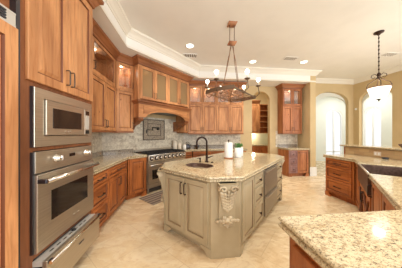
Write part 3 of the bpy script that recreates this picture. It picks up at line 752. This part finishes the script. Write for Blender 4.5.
# ------------------------------------------------------------------ ISLAND
A, B_, Cc, Dd = (-.27, 2.333), (.30, 1.763), (.63, 1.75), (2.06, 3.19)
E_, F_, G_, H2 = (2.06, 3.52), (1.49, 4.10), (1.16, 4.10), (-.27, 2.66)
Cc = (.63, 1.763)
isl = [A, B_, Cc, (2.057, 3.19), E_, F_, G_, H2]
t = thing('island', 'greige painted kitchen island cabinet with clipped corners and carved corbels', 'kitchen island', (0, 0, 0))
mb = MB(); mb.extrude(isl, .1, .862); mb.extrude(offset(isl, -.07), 0, .1)
mb.build('body', 'isl', t)
def pil(a, b, nm='corner_post'):      # flush corner posts running to the floor
    a, b = Vector(a), Vector(b); e = (b-a); L = e.length
    o = MB().box(-.004, L+.004, -.012, .05, 0, .862).build(nm, 'isl', t, bevel=.003); o.location = (a.x, a.y, 0); o.rotation_euler = (0, 0, math.atan2(e.y, e.x)); return o
posts = [pil(B_, Cc), pil((2.057, 3.19), E_), pil(H2, A), pil(F_, G_)]
def carving(post, L):
    cx = L/2+.01
    prof = [(.862, .095), (.835, .1), (.8, .098), (.76, .085), (.70, .066), (.64, .052), (.58, .042), (.52, .034), (.45, .03), (.36, .026)]
    def yb(z):
        for (z1, a), (z0, b) in zip(prof, prof[1:]):
            if z0 <= z <= z1: return -(b+(a-b)*(z-z0)/(z1-z0))
        return -.026
    MB().extrude([(-.012, .862)]+[(-a, z) for z, a in prof]+[(-.012, .36)], cx-.092, cx+.092, axis='x').build('corbel', 'isl', post, bevel=.004)
    cv = MB()
    for sg in (-1, 1):
        cv.tube([(cx+sg*(.045+.034*math.cos(a*.65)*(1-a/13)), yb(.80)-.008, .80+.034*math.sin(a*.65)*(1-a/13)) for a in range(0, 12)], .011, 6)
        cv.lathe([(.032, 0), (.032, .012)], (cx+sg*.078-.006, -.065, .80), 12, axis='x')
        for k in range(6):
            zz = .755-k*.036; w = .054-.006*k
            cv.ell((cx+sg*w, yb(zz)-.004, zz), (.017, .014, .028), 8, Matrix.Rotation(sg*R(36), 3, 'Y'))
            cv.ell((cx+sg*w*.45, yb(zz)-.008, zz-.012), (.014, .014, .024), 8, Matrix.Rotation(sg*R(22), 3, 'Y'))
        for k in range(3): cv.ell((cx+sg*(.036+.026*k), yb(.44)-.012, .44-.003*k), (.02, .02, .019), 8)
        cv.ell((cx+sg*.026, yb(.46)-.012, .468), (.022, .02, .02), 8); cv.ell((cx+sg*.036, yb(.41)-.008, .415), (.026, .018, .016), 8, Matrix.Rotation(sg*R(-30), 3, 'Y'))
        cv.ell((cx+sg*.02, yb(.38)-.006, .385), (.02, .016, .016), 8)
    for k in range(7): cv.ell((cx, yb(.77-k*.036)-.012, .77-k*.036), (.011, .014, .022), 8)
    cv.ell((cx, yb(.44)-.018, .44), (.028, .026, .032), 10)
    for k in range(3): cv.ell((cx, yb(.39)-.008, .395-.018*k), (.024-.006*k, .018, .014), 8)
    cv.v = [((p[0]-cx)*1.3+cx, p[1]-.004, p[2]) for p in cv.v]
    cv.build('carving', 'carve', post)
    mb = MB(); mb.rings([[(cx-.098-o, -.1-o, z), (cx+.098+o, -.1-o, z), (cx+.098+o, -.012, z), (cx-.098-o, -.012, z)] for o, z in ((.0, .845), (.008, .85), (.012, .862))]); mb.build('cap_moulding', 'isl', post)
for pst in posts: carving(pst, .33)
def face(a, b, items, post_feet=True):
    a, b = Vector(a), Vector(b); e = b-a; L = e.length; ang = math.atan2(e.y, e.x)
    def put(o): o.location = (a.x, a.y, 0); o.rotation_euler = (0, 0, ang); return o
    for x0, x1, z0, z1, kind, h in items:
        o = put((door_mb(x0, x1, z0, z1, .055 if kind == 'door' else .04)).build('side_panel' if kind == 'panel' else kind, ['isl', 'islglaze'], t))
        if h == 'L': pull(o, x0+.03, z1-.13, True, .14, 'bronze', r=.0065)
        elif h == 'R': pull(o, x1-.03, z1-.13, True, .14, 'bronze', r=.0065)
        elif h == 'K': knob(o, (x0+x1)/2, (z0+z1)/2)
    for fx, sg in ((.0, 1), (L, -1)):
        put(MB().extrude([(fx, 0), (fx+sg*.06, 0), (fx+sg*.07, .03), (fx+sg*.1, .055), (fx+sg*.13, .07), (fx+sg*.15, .1), (fx, .1)], -.008, .03, axis='y').build('bracket_foot', 'isl', t))
    return put
LW = .806
face(A, B_, [(.035, LW/2-.003, .135, .835, 'door', 'R'), (LW/2+.003, LW-.035, .135, .835, 'door', 'L')])
RL = 2.02
its = [(.05, .40, .135, .835, 'panel', None)]
for z0, z1 in ((.66, .835), (.42, .65), (.135, .41)):
    its.append((.425, .77, z0, z1, 'drawer', 'K')); its.append((1.53, 1.97, z0, z1, 'drawer', 'K'))
face(Cc, (2.057, 3.19), its)
# undercounter steel appliance built into the long side
t2 = thing('drawer_refrigerator', 'stainless two-drawer undercounter appliance in the long side of the island', 'appliance', (Cc[0], Cc[1], 0), R(45))
MB().box(.79, 1.51, -.014, -.0005, .13, .845).build('frame', 'steel', t2)
d1 = MB().box(.795, 1.505, -.04, -.015, .46, .84).build('drawer', 'pinksteel', t2, bevel=.005)
d2 = MB().box(.795, 1.505, -.04, -.015, .135, .45).build('drawer', 'pinksteel', t2, bevel=.005)
for d, z in ((d1, .815), (d2, .42)):
    MB().box(.81, 1.49, -.07, -.04, z-.008, z+.006).build('handle', 'steel', d, bevel=.003)

top = [(x, y) for x, y in isl]
S2 = math.sqrt(.5)
cs = (.23, 2.38)                # sink centre
hole = []
for i in range(28):
    a = 2*math.pi*i/28; u_ = .21*math.copysign(abs(math.cos(a))**.8, math.cos(a)); v_ = .15*math.copysign(abs(math.sin(a))**.8, math.sin(a))
    hole.append((cs[0]+u_*S2+v_*S2, cs[1]-u_*S2+v_*S2))
tc = thing('countertop', 'thick ogee-edged gold and cream granite top of the island', 'countertop')
mb = MB(); slab(mb, offset(top, .055), OGEE, [hole]); mb.build('slab', 'granite', tc)
t = thing('bar_sink', 'small dark oval prep sink set into the island top', 'sink', (cs[0], cs[1], 0))
mb = MB(); rr = lambda k, z: [((x-cs[0])*k, (y-cs[1])*k, z) for x, y in hole]
mb.rings([rr(1.06, .9205), rr(1.06, .924), rr(.98, .924), rr(.97, .88), rr(.9, .80), rr(.5, .79), rr(.5, .785), rr(.93, .79), rr(.99, .87), rr(.99, .92)], cap0=False, cap1=False)
mb.build('basin', 'copper', t)
MB().box(-.08, .08, -.08, .08, .788, .789).build('drain_plate', 'copper', t)

def faucet(label, loc, rz):
    t = thing('faucet', label, 'faucet', loc, rz)
    MB().lathe([(.032, 0), (.03, .012), (.02, .025), (.019, .1), (.024, .11), (.015, .12)], seg=16).build('base', 'bronze', t)
    pts = [(0, 0, .1), (0, 0, .33)]+[(-.085+.085*math.cos(R(a)), 0, .33+.085*math.sin(R(a))) for a in range(15, 181, 15)]
    MB().tube(pts, .016, 10).build('spout', 'bronze', t)
    MB().tube([(-.17, 0, .335), (-.17, 0, .3), (-.172, 0, .22)], [.014, .018, .021], 10).build('spray_head', 'bronze', t)
    MB().tube([(.01, 0, .07), (.04, 0, .08), (.11, 0, .1)], [.012, .01, .007], 8).build('handle', 'bronze', t)
    return t
faucet('dark bronze gooseneck faucet beside the island prep sink', (.38, 2.65, .92), R(8))
t = thing('soap_dispenser', 'small dark bronze soap pump left of the island faucet', 'soap dispenser', (.27, 2.66, .92))
MB().lathe([(.02, 0), (.018, .01), (.011, .02), (.011, .05), (.016, .055), (.012, .075), (0, .076)], seg=12).build('base', 'bronze', t)
MB().tube([(0, 0, .065), (-.03, -.01, .07), (-.045, -.015, .06)], .006, 8).build('nozzle', 'bronze', t)
t = thing('button_switch', 'small dark bronze disposal button right of the island faucet', 'switch', (.46, 2.58, .92))
MB().lathe([(.02, 0), (.018, .012), (.012, .018), (0, .019)], seg=12).build('button', 'bronze', t)

t = thing('paper_towel_holder', 'standing paper towel roll on a dark wooden base, on the island top', 'paper towel holder', (.86, 3.02, .92))
MB().lathe([(.095, 0), (.095, .012), (.08, .02)], seg=24).build('base', 'trimwood', t)
MB().lathe([(.008, .02), (.008, .33), (.016, .335), (.014, .355), (0, .36)], seg=12).build('rod', 'bronze', t)
MB().lathe([(.02, .022), (.078, .022), (.079, .03), (.079, .30), (.077, .305), (.02, .305)], seg=28).build('paper_roll', 'ceramic', t)
def planter(label, loc, r, hh, n):
    t = thing('potted_plant', label, 'plant', loc, 0, 'herb pots on the island')
    MB().lathe([(r*.92, 0), (r, .01), (r, hh), (r*.9, hh), (r*.9, hh-.02), (0, hh-.02)], seg=22).build('pot', 'ceramic', t)
    f = MB()
    for i in range(n):
        a = random.uniform(0, 6.28); rr_ = random.uniform(0, r*1.05); z = hh+random.uniform(-.005, .075)
        tip = random.uniform(.02, .032)
        rot = Matrix.Rotation(random.uniform(0, 6.28), 3, 'Z') @ Matrix.Rotation(random.uniform(-.9, .9), 3, 'Y')
        f.ell((rr_*math.cos(a), rr_*math.sin(a), z), (tip, tip*.6, .004), 6, rot)
    for i in range(5):
        a = i*1.26; f.tube([(0, 0, hh-.02), (r*.5*math.cos(a), r*.5*math.sin(a), hh+.05)], .003, 5)
    f.build('foliage', 'green', t)
planter('white pot with leafy green herb right of the paper towels', (1.085, 3.13, .92), .068, .20, 46)
planter('smaller white pot with green herb behind the paper towels', (1.2, 3.32, .92), .06, .19, 36)

# ------------------------------------------------------------------ CHANDELIER
t = thing('chandelier', 'rustic iron pot-rack chandelier with candle bulbs above the island', 'chandelier', (.9, 2.93, 0), R(45))
MB().lathe([(.0, 3.425), (.10, 3.435), (.115, 3.458)], seg=4).build('ceiling_plate', 'rust_plate', t)
MB().lathe([(.0, 3.05), (.03, 3.06), (.10, 3.085), (.105, 3.1), (.02, 3.12), (0, 3.13)], seg=4).build('lower_plate', 'rust_plate', t)
for sx in (-.045, .045): MB().tube([(sx*.7, -sx*.7, 3.1), (sx*.7, -sx*.7, 3.43)], .007, 6).build('rod', 'iron', t)
a_, b_, zf = .45, .28, 2.115
for sg in (-1, 1):
    ch = MB()
    for dx in (-.02, .02):
        ch.tube([(sg*(.03)+dx, 0, 3.06), (sg*.12+dx, dx, 2.8), (sg*.22+dx, dx, 2.5), (sg*.3, 0, 2.28)], .006, 6)
    ch.build('hanger', 'rust', t)
    sc_ = MB()
    for w in (-1, 1):
        pts = [(sg*.3+w*(.0+.075*math.sin(R(k))), w*0.0, 2.28-.13*k/180+.0) for k in range(0, 181, 20)]
        sc_.tube(pts, .006, 6)
        sc_.tube([(sg*.3, w*.14*math.sin(R(k)), 2.28-.12*(k/180)) for k in range(0, 181, 20)], .006, 6)
    sc_.build('scroll', 'rust', t)
    # solid arched end bands
    out = MB(); n = 12
    rings = []
    for k in range(n+1):
        y = -b_+2*b_*k/n; x = sg*(a_+.05*math.cos(math.pi*(k/n-.5)))
        rings.append([(x-.006, y, zf-.02), (x+.006, y, zf-.02), (x+.006, y, zf+.045), (x-.006, y, zf+.045)])
    out.rings(rings); out.build('end_band', 'iron', t)
    MB().box(-a_, a_, sg*b_-.006, sg*b_+.006, zf-.012, zf+.012).build('side_rail', 'iron', t)
lt = MB()
for k in range(5):
    x = -.3+.15*k; lt.tube([(x, -b_, zf), (x, b_, zf)], .005, 5)
for k in (-.14, 0, .14): lt.tube([(-a_, k, zf), (a_, k, zf)], .005, 5)
for k in range(6):
    for q in (-1, 1):
        cx = -.375+.15*k; cy = q*.07
        lt.tube([(cx+.05*math.cos(R(a)), cy+.05*math.sin(R(a)), zf-.015) for a in range(0, 360, 36)], .005, 5, closed=True)
        lt.tube([(cx+.06*math.cos(R(a))*(1-a/800), q*.2+.06*math.sin(R(a))*(1-a/800), zf-.03+a/9000) for a in range(0, 500, 40)], .005, 5)
for q in (-1, 1):
    for s_ in (-1, 1): lt.tube([(s_*a_, q*b_*.9, zf), (s_*.25, q*.1, zf-.08), (0, 0, zf-.1)], .006, 5)
lt.build('lattice', 'rust', t)
for px_, py_ in ((-.53, 0), (.53, 0), (-.24, .40), (-.24, -.40), (.26, .40), (.26, -.40)):
    ux, uy = (math.copysign(1, px_), 0) if py_ == 0 else (0, math.copysign(1, py_))
    ar_ = MB().tube([(px_-ux*.09, py_-uy*.11, zf), (px_-ux*.03, py_-uy*.04, zf-.03), (px_+ux*.02, py_+uy*.02, zf+.02), (px_, py_, zf+.15)], .007, 6).build('arm', 'iron', t)
    MB().lathe([(.004, .0), (.02, .01), (.042, .022), (.045, .03), (.01, .03)], (px_, py_, zf+.14), 14).build('drip_pan', 'iron', ar_)
    MB().lathe([(.011, 0), (.011, .075), (0, .076)], (px_, py_, zf+.17), 10).build('candle_sleeve', 'cream', ar_)
    MB().lathe([(.012, 0), (.029, .016), (.033, .036), (.026, .056), (.012, .068), (0, .072)], (px_, py_, zf+.245), 10).build('bulb', 'bulb', ar_)
    point('candle_light', (px_, py_, zf+.29), 3.0, .02, (1, .88, .7), parent=t)

# ------------------------------------------------------------------ PENDANT
t = thing('pendant_lamp', 'bronze scroll pendant lamp with glowing alabaster bowl on a long stem', 'pendant lamp', (3.94, 2.85, 0))
MB().lathe([(.02, 3.40), (.03, 3.42), (.075, 3.44), (.08, 3.459)], seg=20).build('canopy', 'bronze', t)
st = MB(); st.tube([(0, 0, 2.62), (0, 0, 3.42)], .007, 6)
for k in range(9): st.lathe([(.007, 0), (.013, .015), (.013, .03), (.007, .045)], (0, 0, 2.68+k*.08), 8)
st.build('stem', 'bronze', t)
MB().lathe([(.0, 2.54), (.03, 2.56), (.02, 2.58), (.035, 2.6), (.012, 2.64)], seg=12).build('finial', 'bronze', t)
for k in range(4):
    a = R(45+90*k); cxx, syy = math.cos(a), math.sin(a)
    pts = [(r_*cxx, r_*syy, z) for r_, z in ((.02, 2.58), (.06, 2.62), (.1, 2.6), (.11, 2.56), (.08, 2.53), (.05, 2.55))]
    pts2 = [(r_*cxx, r_*syy, z) for r_, z in ((.015, 2.55), (.05, 2.5), (.1, 2.46), (.15, 2.43), (.175, 2.37), (.168, 2.33))]
    s1 = MB(); s1.tube(pts, .006, 6); s1.tube(pts2, .007, 6); s1.build('scroll_arm', 'bronze', t)
MB().lathe([(.172, 2.325), (.178, 2.33), (.178, 2.34), (.168, 2.345)], seg=28, cap=False).build('rim_band', 'rust', t)
MB().lathe([(.168, 2.335), (.165, 2.3), (.145, 2.24), (.125, 2.17), (.09, 2.12), (.02, 2.10), (0, 2.10)], seg=28).build('bowl', 'alab', t)
MB().lathe([(0, 2.05), (.012, 2.06), (.01, 2.08), (.035, 2.095), (.04, 2.105), (.0, 2.106)], seg=14).build('bottom_finial', 'bronze', t)
point('pendant_light', (0, 0, 2.42), 8, .08, parent=t)

# ------------------------------------------------------------------ CEILING FITTINGS
labs = ['lit recessed ceiling light nearest the range hood', 'lit recessed ceiling light right of the chandelier', 'lit recessed ceiling light above the niche cabinets']
for i, (cx, cy) in enumerate(CANS):
    if i > 2: continue
    t = thing('recessed_light', labs[i], 'ceiling light', (cx, cy, 3.46), 0, 'recessed ceiling lights')
    MB().lathe([(.08, 0), (.11, 0), (.11, -.006), (.085, -.009), (.08, -.001)], seg=24, cap=False).build('trim_ring', 'white', t)
    MB().lathe([(0, -.004), (.081, -.004), (.081, -.001), (0, -.001)], seg=24).build('lens', 'can', t)
for lab, x, y, rz in (('slotted ceiling vent beside the light near the range hood', .16, 4.22, 45), ('slotted ceiling vent right of the chandelier', 2.89, 4.1, 0), ('slotted ceiling vent to the right of the pendant lamp', 5.3, 3.62, 0)):
    t = thing('ceiling_vent', lab, 'vent', (x, y, 3.46), 0, 'ceiling vents')
    g = MB().box(-.17, .17, -.09, .09, -.004, -.001); g.build('backing', 'iron', t)
    g = MB(); g.box(-.18, .18, -.1, -.085, -.012, -.001).box(-.18, .18, .085, .1, -.012, -.001).box(-.18, -.165, -.085, .085, -.012, -.001).box(.165, .18, -.085, .085, -.012, -.001); g.build('frame', 'ceil', t)
    for k in range(7): MB().box(-.16+k*.047, -.14+k*.047, -.085, .085, -.01, -.004).build('slat', 'ceil', t)

# ------------------------------------------------------------------ NICHE cabinets
upper('two-door wall cabinet with lit glass tops in the niche by the end wall', (3.37, 5.17, 0), 0, .71, two=True, lit=3, crown=(1, 1), m='wood_mid', z0=1.42, zt=2.95, D=.295)
t = cabinet('base cabinet with three mauve-toned drawers beside a brown door, in the niche', (3.38, 4.87, 0), 0, .70, .57, 0, .86,
    [(.01, .30, .62, .85, 'drawer', 'K'), (.01, .30, .37, .61, 'drawer', 'K'), (.01, .30, .115, .36, 'drawer', 'K'), (.31, .69, .115, .85, 'door', 'KL')], m='wood_mid', mh='wood_mauve', toe=.1, foot=[(0, 1), (.7, -1)])
counter('short light granite countertop on the niche base cabinet', [(3.36, 4.84), (4.12, 4.84), (4.12, 5.455), (3.36, 5.455)], [((3.37, 5.457), (4.1, 5.457))])

# ------------------------------------------------------------------ PANTRY beyond the small arch
t = cabinet('wooden pantry wall cabinet seen through the small arch', (3.0, 6.95, 0), 0, .42, .35, 1.42, 2.75, [(.01, .41, 1.43, 2.74, 'door', 'R')], crown=(1, 0), crown_z=2.75)
t = thing('open_shelves', 'open wooden shelf unit beside the pantry wall cabinet', 'shelves', (3.43, 6.95, 0))
s = MB().box(0, .02, 0, .35, 1.42, 2.75).box(.5, .52, 0, .35, 1.42, 2.75).box(.02, .5, .33, .35, 1.42, 2.75); s.build('carcass', 'wood_low', t)
for z in (1.42, 1.68, 1.94, 2.2, 2.46, 2.73): MB().box(.02, .5, 0, .33, z, z+.02).build('shelf', 'wood', t)
t = cabinet('wooden pantry base cabinet seen through the small arch', (2.6, 6.7, 0), 0, 1.5, .58, 0, .86, [(.01+.37*k, .37*k+.36, .115, .85, 'door', 'R') for k in range(4)], m='wood_low', toe=.1)
counter('pale countertop inside the pantry', [(2.58, 6.67), (4.12, 6.67), (4.12, 7.285), (2.58, 7.285)], [])
struct('trim_8', MB().box(2.5, 4.19, 7.288, 7.3, .92, 1.42), N('pale_green_tile').fin(rgb(214, 218, 190), .3), 'pale backsplash in the pantry')
point('pantry_lamp', (3.2, 7.1, 1.36), 9, .05, (1, .93, .75)); area('pantry_ceiling_lamp', (2.9, 6.3, 3.4), .3, 25, (1, .9, .75))

# ------------------------------------------------------------------ RIGHT run: drawers, corner sink, raised bar, foreground counter
base('wooden three-drawer base cabinet facing the island at the right', (3.245, 3.36, 0), -90, .62, .6,
     [(.03, .585, .68, .85, 'drawer', 'H'), (.03, .585, .41, .67, 'drawer', 'H'), (.03, .585, .13, .40, 'drawer', 'H')], foot=[(0, 1)], pullm='bronze')
def sg(s, off=0):      # diagonal sink run; s from the far corner towards the camera, off = outwards (towards the island)
    return (3.27-s-off*.7071, 2.71-s+off*.7071)
t = base('angled base cabinet under the farmhouse sink with crossed X panels', (sg(.03)[0], sg(.03)[1], 0), -135, 1.42, .6,
     [(.02, .50, .115, .85, 'door'), (.56, .98, .115, .62, 'door', 'R'), (.985, 1.40, .115, .62, 'door', 'L')], pullm='black')
cabp = [c for c in kids(t) if c.name.startswith('carcass')][0]; bpy.data.objects.remove(cabp)
MB().box(0, 1.42, 0, .6, .1, .645).box(0, 1.42, .07, .6, 0, .1).box(0, .515, 0, .6, .645, .86).build('carcass', 'wood_low', t)
xb = MB()
for x0, x1 in ((.56, .98), (.985, 1.40)):
    xb.tube([(x0+.05, -.03, .17), (x1-.05, -.03, .55)], .012, 4); xb.tube([(x0+.05, -.03, .55), (x1-.05, -.03, .17)], .012, 4)
xb.build('cross_brace', 'glaze', t)
q = sg(1.045)
base('wooden base cabinet with one door, between the sink and the foreground counter', (q[0], q[1], 0), -135, .95, .5,
     [(.06, .52, .115, .85, 'door', 'L'), (.54, .93, .115, .85, 'door', 'R')], pullm='black')
# sink: apron from s=.44 to s=1.02
q = sg(.40, .045); SW = .905
t = thing('farmhouse_sink', 'dark copper apron-front farmhouse sink set into the angled counter', 'sink', (q[0], q[1], 0), R(-135))
mb = MB(); D = .54; w = .022
mb.box(0, SW, 0, w, .655, .905); mb.box(0, w, w, D, .655, .9); mb.box(SW-w, SW, w, D, .655, .9); mb.box(w, SW-w, D-w, D, .655, .9); mb.box(w, SW-w, w, D-w, .655, .68)
mb.build('basin', 'copper', t, bevel=.004)
MB().tube([(0, .011, .907), (SW, .011, .907)], .014, 8).build('apron_rim', 'steel', t)
MB().lathe([(.045, .681), (.045, .684), (.0, .683)], (SW/2, D/2, 0), 16).build('drain', 'bronze', t)
n1, n2, n3, n4 = sg(.398, .04), sg(.398, -.52), sg(1.042, -.52), sg(1.042, .04)
ctop = [(3.2, 3.39), (3.205, 2.702), n1, n2, n3, n4, (1.373, .87), (.54, .87), (.54, -.45), (3.86, -.45), (3.86, 3.39)]
t = thing('countertop', 'large cream granite worktop wrapping the foreground and the farmhouse sink', 'countertop')
OG2 = [(-.035, .855), (-.014, .855), (-.003, .861), (0, .871), (-.004, .881), (-.014, .886), (-.014, .891), (-.005, .895), (0, .904), (-.004, .914), (-.014, .92)]
mb = MB(); slab(mb, ctop, OG2); mb.build('slab', 'granite', t)
# foreground base
t = thing('peninsula_cabinet', 'brown wooden end panel cabinet under the foreground counter', 'cabinet', (.575, -.4, 0), R(0))
MB().box(0, .95, 0, 1.22, .0, .853).build('carcass', 'wood_low', t)
e = door_mb(.05, 1.16, .12, .82, .09).build('side_panel', ['wood_low', 'glaze'], t); e.location = (0, 1.22, 0); e.rotation_euler = (0, 0, R(-90))
e = door_mb(.04, .6, .12, .82, .07).build('door', ['wood_low', 'glaze'], t); e.location = (.62, 1.22, 0); e.rotation_euler = (0, 0, R(180))
# raised bar
t = thing('bar_counter', 'raised bar ledge with granite top and tiled face at the right', 'bar counter', (0, 0, 0))
MB().box(3.88, 4.05, -.4, 3.48, 0, 1.085).build('wall', 'wall', t)
o = MB().box(0, 3.86, -.012, 0, .92, 1.085).build('tile_face', 'tantile', t); o.location = (3.88, 3.465, 0); o.rotation_euler = (0, 0, R(-90))
o = MB().box(3.872, 3.9, 3.466, 3.482, .92, 1.085).box(3.87, 4.055, 3.482, 3.5, 0, 1.085).build('end_panel', 'wood_low', t)
mb = MB(); slab(mb, [(3.81, 3.56), (3.81, -.45), (4.3, -.45), (4.3, 3.56)], [(o_, z+.21) for o_, z in OGEE[4:]]); mb.build('bar_top', 'granite', t)
t = thing('outlet', 'cream double outlet plate on the tiled face of the bar', 'outlet', (3.867, 2.82, .995), R(-90))
MB().box(-.06, .06, -.006, 0, -.04, .04).build('plate', 'cream', t, bevel=.002)
for x in (-.028, .028): MB().box(x-.015, x+.015, -.008, -.006, -.025, .025).build('socket', 'ceramic', t)
t = thing('dish', 'small grey stone dish on the counter below the bar outlet', 'dish', (3.76, 2.62, .92))
MB().lathe([(.03, 0), (.04, .006), (.055, .03), (.05, .03), (.035, .012), (0, .01)], seg=18).build('dish', 'steel_dark', t)
t = thing('bowl', 'small dark brown bowl on the bar top at the right edge', 'bowl', (4.02, 2.5, 1.13))
MB().lathe([(.04, 0), (.05, .01), (.085, .05), (.09, .075), (.083, .075), (.07, .04), (0, .015)], seg=20).build('bowl', 'copper', t)
t = thing('wall_sensor', 'small round white sensor on the beige corner between the two arches', 'sensor', (6.55, 5.46, 2.34), R(-90))
MB().lathe([(.04, 0), (.04, .015), (.03, .03), (0, .034)], seg=16, axis='y').build('cover', 'white', t)
